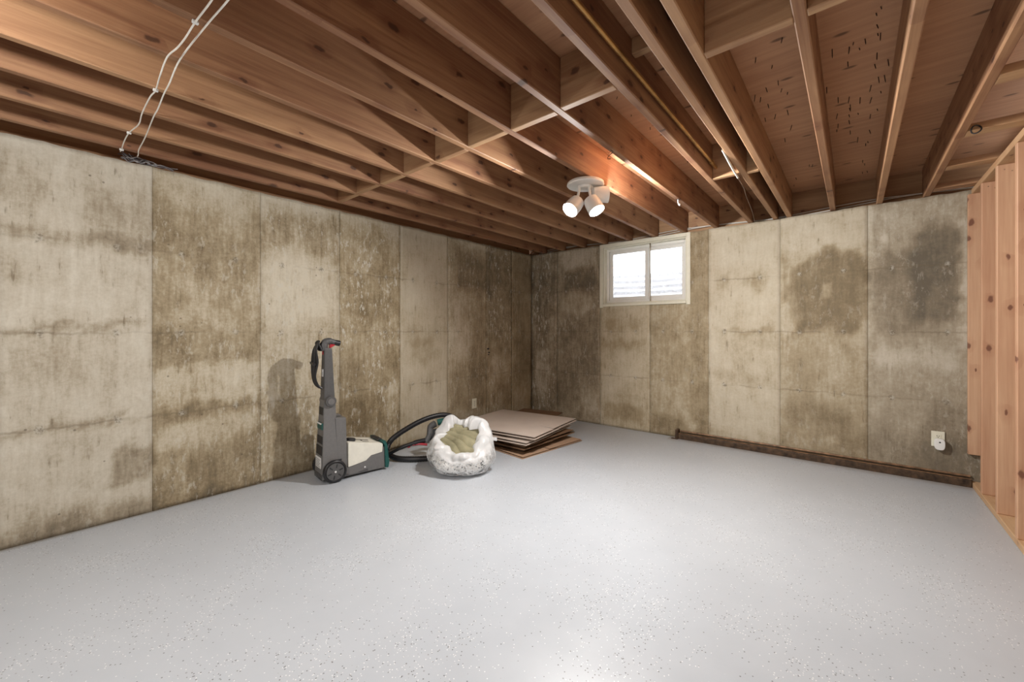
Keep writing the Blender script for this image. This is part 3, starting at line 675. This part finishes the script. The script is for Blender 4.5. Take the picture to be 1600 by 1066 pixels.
# wires run along the rim over the back wall
zz = H + 0.030
for k, (dy, lab) in enumerate(((0.072, 'pale electrical cable sagging along the rim above the back wall'), (0.080, 'second pale cable lying behind the sagging one along the rim'))):
    pts = []
    x = -3.3
    while x < 0.84:
        pts.append((x, YB + dy, zz + 0.016 * math.sin(x * 4.1 + k) + (0.012 if k else 0))); x += 0.16
    cable('rim_cable', pts, 0.0045, M_WIRE, lab, 'cable', None, 3)
pipe = tag(MB().tube([(-0.712, -1.6, 2.245), (-0.712, 2.90, 2.245)], 0.0105, 12).build('copper_pipe', M_COPPER, None, smooth_=True), 'thin copper water pipe running between two ceiling joists', 'pipe')
MB().tube([(-0.712, 2.86, 2.245), (-0.712, 2.90, 2.245)], 0.0135, 12).build('coupling', M_COPPER, pipe, smooth_=True)
MB().tube([(-0.712, 2.90, 2.245), (-0.712, 3.000, 2.243)], 0.0110, 12).build('pipe_end', M_COPPER, pipe, smooth_=True)
cable('joist_wire', [(-0.578, 2.58, ZJ + .012), (-0.578, 2.64, ZJ + .006), (-0.585, 2.85, ZJ - .004), (-0.594, 3.08, ZJ - .002)], 0.006, M_WIRE, 'short white cable end beside the double joist', 'cable', None, 4)
cable('hanging_wire', [(-0.594, 3.082, ZJ - .004), (-0.600, 3.30, ZJ - .01), (-0.630, 3.55, ZJ + .005), (-0.640, 3.75, ZJ - .015), (-0.67, 4.05, ZJ - .004), (-0.70, 4.33, ZJ - .012), (-0.712, 4.43, ZJ + .004)], 0.0026, M_BROWNWIRE, 'thin brown wire trailing from the white cable end to the wall', 'wire', None, 5)
hk = [(0, 0, 0.0), (0, 0, -0.018), (0.004, 0.006, -0.040), (0.008, 0.014, -0.046), (0.008, 0.024, -0.042), (0.004, 0.030, -0.026)]
tag(MB().tube(spline(hk, 5), 0.0026, 6).build('ceiling_hook', M_WHITE, None, smooth_=True, loc=(-1.059, 3.30, ZJ)), 'white screw hook under the joist beside the window', 'hook')
tag(MB().tube(spline([(0, 0, 0.0), (0.012, 0.01, -0.012), (-0.008, 0.0, -0.030), (-0.012, -0.01, -0.050), (0.010, -0.015, -0.058)], 5), 0.0018, 6).build('wire_hook', M_STEEL, None, smooth_=True, loc=(-1.062, 2.14, ZJ)), 'bent wire hook under the joist above the spotlight', 'hook')
ringp = [(0.484 + 0.018 * math.cos(a), 3.125 + 0.006 * math.sin(2 * a), ZJ + 0.000 + 0.020 * math.sin(a)) for a in [2 * math.pi * k / 16 for k in range(16)]]
tag(MB().tube(ringp, 0.0035, 6, closed=True).build('wire_loop', M_BLACK, None, smooth_=True), 'black wire loop hanging at the nailer over the stud wall', 'wire')

# ------------------------------------------------------------------ upright carpet cleaner
cc = empty('carpet_cleaner', (-2.955, 1.475, 0), math.radians(-8), label='grey and cream upright carpet cleaner with green bumper beside the wall', cat='carpet cleaner')
def yz(poly, x0, x1): return MB().prism(poly, x0, x1, lambda p_, q_, t_: (t_, p_, q_))
# lower column, a tapered body with an open rear face
lc = MB().hexa([(-.225, -.085, .03), (-.030, -.085, .03), (-.030, .035, .03), (-.225, .035, .03)], [(-.168, -.062, .615), (-.062, -.062, .615), (-.062, .022, .615), (-.168, .022, .615)]).build('lower_body', M_MGREY, cc, bevel=0.010, segs=2)
for z0, z1 in ((.50, .56), (.20, .27), (.285, .345)):
    x0 = -.205 + .055 * (z0 - .03) / .585; x1 = -.048 - .028 * (z0 - .03) / .585; yy = -.085 + .023 * (z0 - .03) / .585
    MB().box(x0, x1, yy - .002, yy + .012, z0, z1).build('rear_slot', M_DARK, lc, bevel=0.003)
MB().box(-.170, -.060, -.079, -.066, .395, .445).build('rear_grille', M_GREEN, lc, bevel=0.003)
MB().box(-.160, -.070, -.083, -.078, .435, .445).build('rear_strip', M_PAPER, lc)
lb = MB().box(-.190, -.070, -.0845, -.079, .105, .185).build('warning_label', M_PAPER, lc, bevel=0.001)
for k in range(5): MB().box(-.182, -.078 - .02 * (k % 2), -.0852, -.0844, .115 + .013 * k, .119 + .013 * k).build('print_line', M_MGREY, lb)
for k in range(4): MB().box(-.2245 + .003 * k, -.0305 - .002 * k, -.0862, -.084, .062 - .012 * k, .066 - .012 * k).build('vent_rib', M_DARK, lc)
uc = MB().hexa([(-.164, -.060, .60), (-.066, -.060, .60), (-.066, .020, .60), (-.164, .020, .60)], [(-.148, -.052, 1.005), (-.082, -.052, 1.005), (-.082, .004, 1.005), (-.148, .004, 1.005)]).build('upper_handle', M_GREY, cc, bevel=0.010, segs=2)
MB().box(-.122, -.098, -.0605, -.054, .79, .845).build('rear_badge', M_PAPER, uc, bevel=0.001)
MB().box(-.106, -.100, -.0612, -.0600, .80, .825).build('badge_print', M_DARK, uc)
MB().box(-.128, -.104, -.058, -.050, .955, 1.005).build('rear_switch', M_RED, uc, bevel=0.002)
MB().box(-.126, -.106, -.0585, -.050, 1.005, 1.035).build('switch_plate', M_PAPER, uc, bevel=0.002)
gp = [(-.115, -.048, .985), (-.115, -.046, 1.030), (-.115, -.030, 1.052), (-.115, .000, 1.056), (-.115, .035, 1.046), (-.115, .058, 1.040)]
MB().tube(spline(gp, 5), [.030] * 6 + [.028] * 5 + [.026] * 5 + [.021] * 5 + [.019] * 5, 14).build('grip', M_GREY, cc, smooth_=True)
MB().tube([(-.115, .028, 1.047), (-.115, .070, 1.037)], .0215, 14).build('grip_end', M_BLACK, cc, smooth_=True)
yz([(-.010, 1.000), (.030, 1.022), (.034, 1.030), (-.006, 1.034)], -.128, -.102).build('trigger', M_RED, cc, bevel=0.003)
for s in (-1, 1):
    k = MB().lathe([(.040, -.02), (.041, .010), (.037, .018), (.0001, .020)], 24, frame((-.115 + s * .058, -.018, .605), (s, 0, 0))).build('pivot_knob', M_GREY, cc, smooth_=True)
    MB().lathe([(.024, .018), (.024, .0225), (.0001, .0235)], 20, frame((-.115 + s * .058, -.018, .605), (s, 0, 0))).build('knob_cap', M_MGREY, k, smooth_=True)
# power cord wound on the rear
cordp = []
for i in range(5):
    x = -.150 + .017 * i
    MB().tube(spline([(x, -.070, .985), (x - .006, -.092, 1.040), (x, -.075 - .004 * i, 1.055), (x + .006, -.112, .99), (x + .004, -.122 + .005 * i, .90), (x, -.118, .80), (x - .004, -.100, .735), (x, -.072, .705)], 5), .0075, 8).build('power_cord', M_BLACK, cc, smooth_=True)
MB().tube([(-.160, -.124, .895), (-.078, -.124, .885)], .011, 8).build('cord_clip', M_BLACK, cc, smooth_=True)
# clean tank behind the base
tk = MB().hexa([(-.235, .030, .085), (-.040, .030, .085), (-.040, .105, .085), (-.235, .105, .085)], [(-.228, .015, .478), (-.047, .015, .478), (-.047, .095, .470), (-.228, .095, .470)]).build('solution_tank', M_MGREY, cc, bevel=0.009, segs=2)
MB().box(-.050, -.0385, .030, .058, .150, .160).build('tank_latch', M_DARK, tk)
MB().box(-.16, -.09, .02, .07, .474, .490).build('tank_handle', M_MGREY, tk, bevel=0.004)
# base, cream recovery tank, bumper
yz([(-.02, .018), (.405, .018), (.408, .19), (.385, .19), (.380, .150), (.285, .140), (.245, .108), (.150, .092), (.105, .086), (.0, .10)], -.265, -.034).build('base', M_MGREY, cc, bevel=0.004)
yz([(.03, .030), (.10, .040), (.115, .026), (.175, .026), (.19, .034), (.26, .045), (.26, .022), (.03, .022)], -.0345, -.0310).build('base_trim', M_GREY, cc)
ct = yz([(.106, .087), (.150, .093), (.245, .109), (.285, .141), (.379, .151), (.384, .214), (.378, .222), (.120, .276), (.107, .272)], -.268, -.030).build('recovery_tank', M_TANK, cc, bevel=0.007, segs=2)
sl = math.atan2(.276 - .222, .258)
cp = MB().lathe([(.036, -.006), (.036, .012), (.031, .017), (.0001, .017)], 20, frame((-.105, .150, .272), (0, math.sin(sl), math.cos(sl)))).build('tank_cap', M_DARK, ct, smooth_=True)
def onslope(y): return .276 - (y - .12) * (.054 / .258)
for (x0, x1, ya, yb) in ((-.150, -.138, .205, .305), (-.150, -.110, .235, .247), (-.085, -.075, .235, .285)):
    MB().hexa([(x0, ya, onslope(ya) - .004), (x1, ya, onslope(ya) - .004), (x1, yb, onslope(yb) - .004), (x0, yb, onslope(yb) - .004)], [(x0, ya, onslope(ya) + .002), (x1, ya, onslope(ya) + .002), (x1, yb, onslope(yb) + .002), (x0, yb, onslope(yb) + .002)]).build('tank_groove', M_DARK, ct)
yz([(.402, .020), (.428, .016), (.436, .060), (.418, .205), (.404, .240), (.378, .240), (.378, .226), (.396, .205)], -.280, -.020).build('front_bumper', M_GREEN, cc, bevel=0.007, segs=2)
MB().box(-.23, -.08, .365, .398, .232, .250).build('bumper_handle', M_DARK, cc, bevel=0.004)
MB().lathe([(.0001, .003), (.006, .003), (.007, 0)], 10, frame((-.031, .235, .060), (1, 0, 0))).build('base_screw', M_PAPER, cc)
for x, s in ((-.030, 1), (-.255, -1)):
    wl_ = MB().lathe([(.0001, -.006), (.070, -.006), (.082, -.002), (.084, .006), (.084, .026), (.080, .031), (.070, .033), (.066, .028), (.0001, .028)], 36, frame((x, 0.0, .084), (s, 0, 0))).build('wheel', M_BLACK, cc, smooth_=True)
    MB().lathe([(.064, .024), (.064, .031), (.0001, .033)], 30, frame((x, 0, .084), (s, 0, 0))).build('hub_cover', M_GREY, wl_, smooth_=True)
    for k in range(6):
        a = 2 * math.pi * k / 6 + .3
        MB().box(-.014, .014, -.004, .004, .0305, .0335, frame((x, 0, .084), (s, 0, 0)) @ Matrix.Rotation(a, 4, 'Z') @ Matrix.Translation((.042, 0, 0))).build('hub_slot', M_DARK, wl_)
    MB().lathe([(.0001, .036), (.007, .036), (.008, .032)], 12, frame((x, 0, .084), (s, 0, 0))).build('axle_cap', M_PAPER, wl_)

# ------------------------------------------------------------------ hose and hand tool
hose_pts = [(-2.62, 2.60, .10), (-2.66, 2.48, .035), (-2.72, 2.369, .026), (-2.829, 2.231, .026), (-2.934, 2.12, .026), (-3.05, 2.055, .030), (-3.15, 2.045, .060), (-3.165, 2.058, .115), (-3.145, 2.105, .180), (-3.10, 2.245, .258), (-3.05, 2.39, .314), (-3.0, 2.535, .333), (-2.955, 2.63, .306), (-2.90, 2.675, .24), (-2.84, 2.68, .16)]
sp_ = spline(hose_pts, 14)
hs = tag(MB().tube(sp_, [.0225 + .0022 * (i % 2) for i in range(len(sp_))], 12).build('vacuum_hose', M_BLACK, None, smooth_=True), 'black ribbed vacuum hose looped on the floor behind the bag', 'hose')
tl = empty('spray_tool', (-2.95, 2.20, 0), label='black and red upholstery spray tool lying inside the hose loop', cat='hand tool')
def rel(*p): return (p[0] + 2.95, p[1] - 2.20, p[2])
MB().tube(spline([rel(-3.10, 2.03, .062), rel(-3.02, 2.10, .115), rel(-2.95, 2.19, .150), rel(-2.90, 2.26, .165)], 6), [.014] * 6 + [.017] * 6 + [.022] * 7, 10).build('wand', M_BLACK, tl, smooth_=True)
MB().tube(spline([rel(-2.96, 2.17, .135), rel(-2.92, 2.21, .140), rel(-2.87, 2.26, .132)], 5), .010, 8).build('trigger', M_RED, tl, smooth_=True)
MB().tube([rel(-2.99, 2.14, .118), rel(-2.975, 2.155, .124)], .012, 10).build('button', M_RED, tl, smooth_=True)
MB().tube(spline([rel(-2.90, 2.27, .150), rel(-2.90, 2.31, .210), rel(-2.91, 2.33, .270), rel(-2.88, 2.36, .300)], 6), [.024] * 6 + [.028] * 6 + [.030] * 7, 12).build('tool_neck', M_GREY, tl, smooth_=True)
MB().tube([rel(-2.90, 2.40, .300), rel(-2.86, 2.46, .310)], .030, 12).build('tool_cap', M_GREEN, tl, smooth_=True)
MB().hexa([rel(-2.90, 2.30, .09), rel(-2.86, 2.30, .09), rel(-2.83, 2.37, .09), rel(-2.88, 2.38, .09)], [rel(-2.91, 2.33, .25), rel(-2.88, 2.33, .25), rel(-2.85, 2.38, .25), rel(-2.89, 2.39, .25)]).build('nozzle', M_DARK, tl, bevel=0.006)

# ------------------------------------------------------------------ plastic bag with filling and cloth
BX, BY = -2.455, 2.285
toc = math.atan2(-BY, -BX)                       # bearing of the viewer side: the mouth leans that way
def bag_mat():
    m, nt, b = new_mat('white_plastic_film')
    tc = N(nt, 'ShaderNodeTexCoord').outputs['Object']
    at = N(nt, 'ShaderNodeAttribute'); at.attribute_name = 'clear'
    n = noise(nt, tc, 14, 5, 0.65)
    b.inputs['Base Color'].default_value = (0.86, 0.87, 0.88, 1); b.inputs['Roughness'].default_value = 0.28
    tl_ = N(nt, 'ShaderNodeBsdfTranslucent'); tl_.inputs[0].default_value = (0.9, 0.9, 0.9, 1)
    m1 = N(nt, 'ShaderNodeMixShader'); m1.inputs[0].default_value = 0.35
    lk(nt, b.outputs[0], m1.inputs[1]); lk(nt, tl_.outputs[0], m1.inputs[2])
    tr = N(nt, 'ShaderNodeBsdfTransparent'); m2 = N(nt, 'ShaderNodeMixShader')
    f = val(nt, 'MULTIPLY', at.outputs['Fac'], smooth(nt, n, 0.70, 0.35), clamp=True)
    lk(nt, f, m2.inputs[0]); lk(nt, m1.outputs[0], m2.inputs[1]); lk(nt, tr.outputs[0], m2.inputs[2])
    lk(nt, m2.outputs[0], nt.nodes['Material Output'].inputs[0])
    bump(nt, b, noise(nt, mapped(nt, tc, (20, 20, 9)), 1.0, 4, 0.6), 0.45, 0.02)
    return m
M_BAG = bag_mat()
nph, nt_ = 120, 54
V = []; CL = []
for i in range(nph):
    ph = 2 * math.pi * i / nph; c = math.cos(ph - toc); s_ = math.sin(ph - toc)
    for j in range(nt_):
        t_ = j / (nt_ - 1)
        lobe = math.exp(-((((ph - toc - 2.1) + math.pi) % (2 * math.pi) - math.pi) / .75) ** 2)     # tall lobe at the far right
        lob2 = math.exp(-((((ph - toc + 2.5) + math.pi) % (2 * math.pi) - math.pi) / .5) ** 2)       # crest at the far left
        hgt = 0.232 - 0.072 * c + 0.105 * lobe + 0.075 * lob2 + 0.016 * math.sin(3 * ph + 1) + 0.010 * math.sin(7 * ph)
        if t_ < 0.12:
            q = t_ / 0.12; r = 0.225 * q ** 0.7; z = 0.002 + 0.02 * q ** 3
        elif t_ < 0.74:
            q = (t_ - 0.12) / 0.62; r = 0.225 + 0.052 * math.sin(q * math.pi * 0.8) - 0.030 * q ** 1.6; z = 0.022 + (hgt - 0.022) * q
        else:
            q = (t_ - 0.74) / 0.26; a = q * math.pi * 1.1; fold = 0.045 + 0.010 * lobe + 0.008 * math.sin(4 * ph + .5) + 0.005 * math.sin(9 * ph)
            r = 0.2255 - fold * (1 - math.cos(a)) - 0.004 * q; z = hgt + (0.040 + 0.012 * math.sin(5 * ph)) * math.sin(a) - 0.07 * max(0, q - .6)
        cr = (0.012 + 0.014 * t_) * (math.sin(ph * 9 + 5 * t_ + 2 * math.sin(ph * 3)) * 0.5 + math.sin(ph * 17 - 8 * t_) * 0.35 + math.sin(ph * 5 + 14 * t_) * 0.4)
        if t_ > 0.12: r += cr * (0.55 if t_ < 0.74 else 1.0)
        r *= 1 + 0.05 * math.sin(2 * ph + .6)
        sh = 0.035 * max(0, (t_ - .2))        # mouth shifted to the viewer
        V.append((r * math.cos(ph) * 1.0 + sh * math.cos(toc), r * math.sin(ph) + sh * math.sin(toc), max(0.001, z)))
        low = max(0, min(1, (0.70 - t_) / 0.16)); CL.append(low * (0.65 + 0.65 * max(0, c)) + (0.35 if s_ < -.3 and t_ < .66 else 0))
F = [(i * nt_ + j, ((i + 1) % nph) * nt_ + j, ((i + 1) % nph) * nt_ + j + 1, i * nt_ + j + 1) for i in range(nph) for j in range(nt_ - 1)]
me = bpy.data.meshes.new('plastic_bag'); me.from_pydata(V, [], F); me.materials.append(M_BAG)
me.attributes.new('clear', 'FLOAT', 'POINT').data.foreach_set('value', np.array(CL, np.float32))
for p_ in me.polygons: p_.use_smooth = True
bg = link('plastic_bag', me, None, (BX, BY, 0)); tag(bg, 'crumpled translucent white plastic bag standing open on the floor', 'bag')
MB().hexa([(.160, .165, .235), (.172, .165, .235), (.195, .215, .222), (.183, .215, .222)], [(.160, .165, .262), (.172, .165, .262), (.195, .215, .250), (.183, .215, .250)]).build('bag_tie', M_BAG, bg)
def fill_mat():
    m, nt, b = new_mat('speckled_filling')
    tc = N(nt, 'ShaderNodeTexCoord').outputs['Object']
    vo = N(nt, 'ShaderNodeTexVoronoi'); vo.inputs['Scale'].default_value = 75; lk(nt, tc, vo.inputs['Vector'])
    sp = N(nt, 'ShaderNodeSeparateColor'); lk(nt, vo.outputs['Color'], sp.inputs[0])
    k = val(nt, 'MULTIPLY', val(nt, 'GREATER_THAN', sp.outputs[0], 0.66), smooth(nt, vo.outputs['Distance'], 0.60, 0.40))
    c = mixc(nt, val(nt, 'MULTIPLY', k, 0.9), (0.85, 0.85, 0.84), (0.06, 0.06, 0.065))
    lk(nt, c, b.inputs['Base Color']); b.inputs['Roughness'].default_value = 0.8
    bump(nt, b, vo.outputs['Distance'], 0.5, 0.008)
    return m
V = []; n1, n2 = 48, 20
for i in range(n1):
    ph = 2 * math.pi * i / n1
    for j in range(n2):
        a = math.pi * (j / (n2 - 1)) ; r = 0.243 * math.sin(a) ** 0.55 * (1 + 0.03 * math.sin(5 * ph + 2) + 0.02 * math.sin(9 * ph + 4 * a))
        z = 0.094 - 0.088 * math.cos(a)
        V.append((r * math.cos(ph) * (1 + 0.05 * math.sin(2 * ph + .6)), r * math.sin(ph), z))
F = [(i * n2 + j, ((i + 1) % n1) * n2 + j, ((i + 1) % n1) * n2 + j + 1, i * n2 + j + 1) for i in range(n1) for j in range(n2 - 1)]
me = bpy.data.meshes.new('bag_filling'); me.from_pydata(V, [], F); me.materials.append(fill_mat())
for p_ in me.polygons: p_.use_smooth = True
fo = link('bag_filling', me, None, (BX, BY, 0)); tag(fo, 'white filling with black specks at the bottom of the plastic bag', 'filling', kind='stuff')
# folded khaki cloth in the mouth of the bag
m, nt, b = new_mat('khaki_cloth')
tc = N(nt, 'ShaderNodeTexCoord').outputs['Object']
lk(nt, ramp(nt, noise(nt, tc, 9, 4), [(0.3, (0.165, 0.150, 0.085)), (0.7, (0.330, 0.305, 0.190))]), b.inputs['Base Color']); b.inputs['Roughness'].default_value = 0.85
V = []; n1, n2 = 140, 60
for i in range(n1):
    ph = 2 * math.pi * i / n1
    for j in range(n2):
        q = j / (n2 - 1); r = 0.180 * q
        x, y = r * math.cos(ph), r * math.sin(ph)
        al = x * math.cos(toc) + y * math.sin(toc); ac = -x * math.sin(toc) + y * math.cos(toc)
        pa = math.atan2(al + 0.10, ac + 0.26); pd = math.hypot(al + 0.10, ac + 0.26)
        fd = abs(math.sin(pa * 15 + 1.5 * math.sin(pd * 14) + .5)) ** 0.6
        z = 0.245 - 0.03 * q * q - 0.55 * al + 0.050 * fd * (0.4 + 0.6 * min(1, pd / .2)) + 0.006 * math.sin(pd * 40 + pa * 5)
        V.append((x, y, z))
F = [(i * n2 + j, ((i + 1) % n1) * n2 + j, ((i + 1) % n1) * n2 + j + 1, i * n2 + j + 1) for i in range(n1) for j in range(n2 - 1)]
me = bpy.data.meshes.new('folded_cloth'); me.from_pydata(V, [], F); me.materials.append(m)
for p_ in me.polygons: p_.use_smooth = True
ko = link('folded_cloth', me, None, (BX + .03 * math.cos(toc), BY + .03 * math.sin(toc), -0.03)); tag(ko, 'khaki green folded cloth stuffed in the mouth of the plastic bag', 'cloth')
so = ko.modifiers.new('thickness', 'SOLIDIFY'); so.thickness = 0.02

# ------------------------------------------------------------------ flattened cardboard boxes in the corner
def flat_box(corner, ax, ay, la, lb, z, mat, label, tilt=(0, 0), gap=0.010, flap=True):
    """a folded-flat carton: two sheets joined along one edge, slots cut between the flaps, corner at the front"""
    o = empty('flattened_carton', (corner[0], corner[1], z), ax, label=label, cat='cardboard', group='flattened cartons stacked in the corner')
    o.rotation_euler = (tilt[0], tilt[1], ax)
    th = 0.0045
    for k, z0 in enumerate((0.0, th + gap)):
        s0 = 0.012 * k
        mb = MB()
        # long sheet with a slot cut into the side that faces the room
        x0, x1 = -la + s0, -s0 * 0.5; y0_, y1_ = s0, lb - s0; cut = lb * (0.42 if k else 0.55); dpt = la * 0.17
        poly = [(x0, y0_), (x1, y0_), (x1, cut), (x1 - dpt, cut), (x1 - dpt, cut + .007), (x1, cut + .007), (x1, y1_), (x0, y1_)]
        mb.prism(poly, z0, z0 + th, lambda p_, q_, t_: (p_, q_, t_ + (0.010 * max(0, (p_ + 0.18) / 0.18) * (0.4 if q_ > cut else -0.2) if flap else 0)))
        mb.build('card_sheet', [mat], o)
    MB().box(-la, -la + 0.006, 0.01, lb - 0.01, 0.0, 2 * th + gap).build('folded_edge', mat, o)
    return o
R_ = math.radians
flat_box((-2.235, 2.805), R_(-7), 0, .80, .86, .002, M_CARD[0], 'lowest flattened carton of the corner stack, lying on the floor', gap=.008)
flat_box((-2.275, 2.880), R_(3), 0, .78, .74, .027, M_CARD[1], 'dark brown flattened carton second from the floor in the corner stack', gap=.020)
flat_box((-2.255, 2.850), R_(-2), 0, .84, .82, .066, M_CARD[1], 'brown flattened carton third from the floor in the corner stack', gap=.022)
flat_box((-2.235, 2.860), R_(5), 0, .84, .88, .109, M_CARD[2], 'pale flattened carton second from the top of the corner stack', gap=.014)
flat_box((-2.60, 3.75), R_(12), 0, .52, .42, .138, M_CARD[1], 'small dark brown flattened carton at the back of the stack', gap=.004, flap=False)
flat_box((-2.190, 2.925), R_(7), 0, .97, .92, .154, M_CARD[2], 'large pale flattened carton on top of the corner stack', gap=.016)
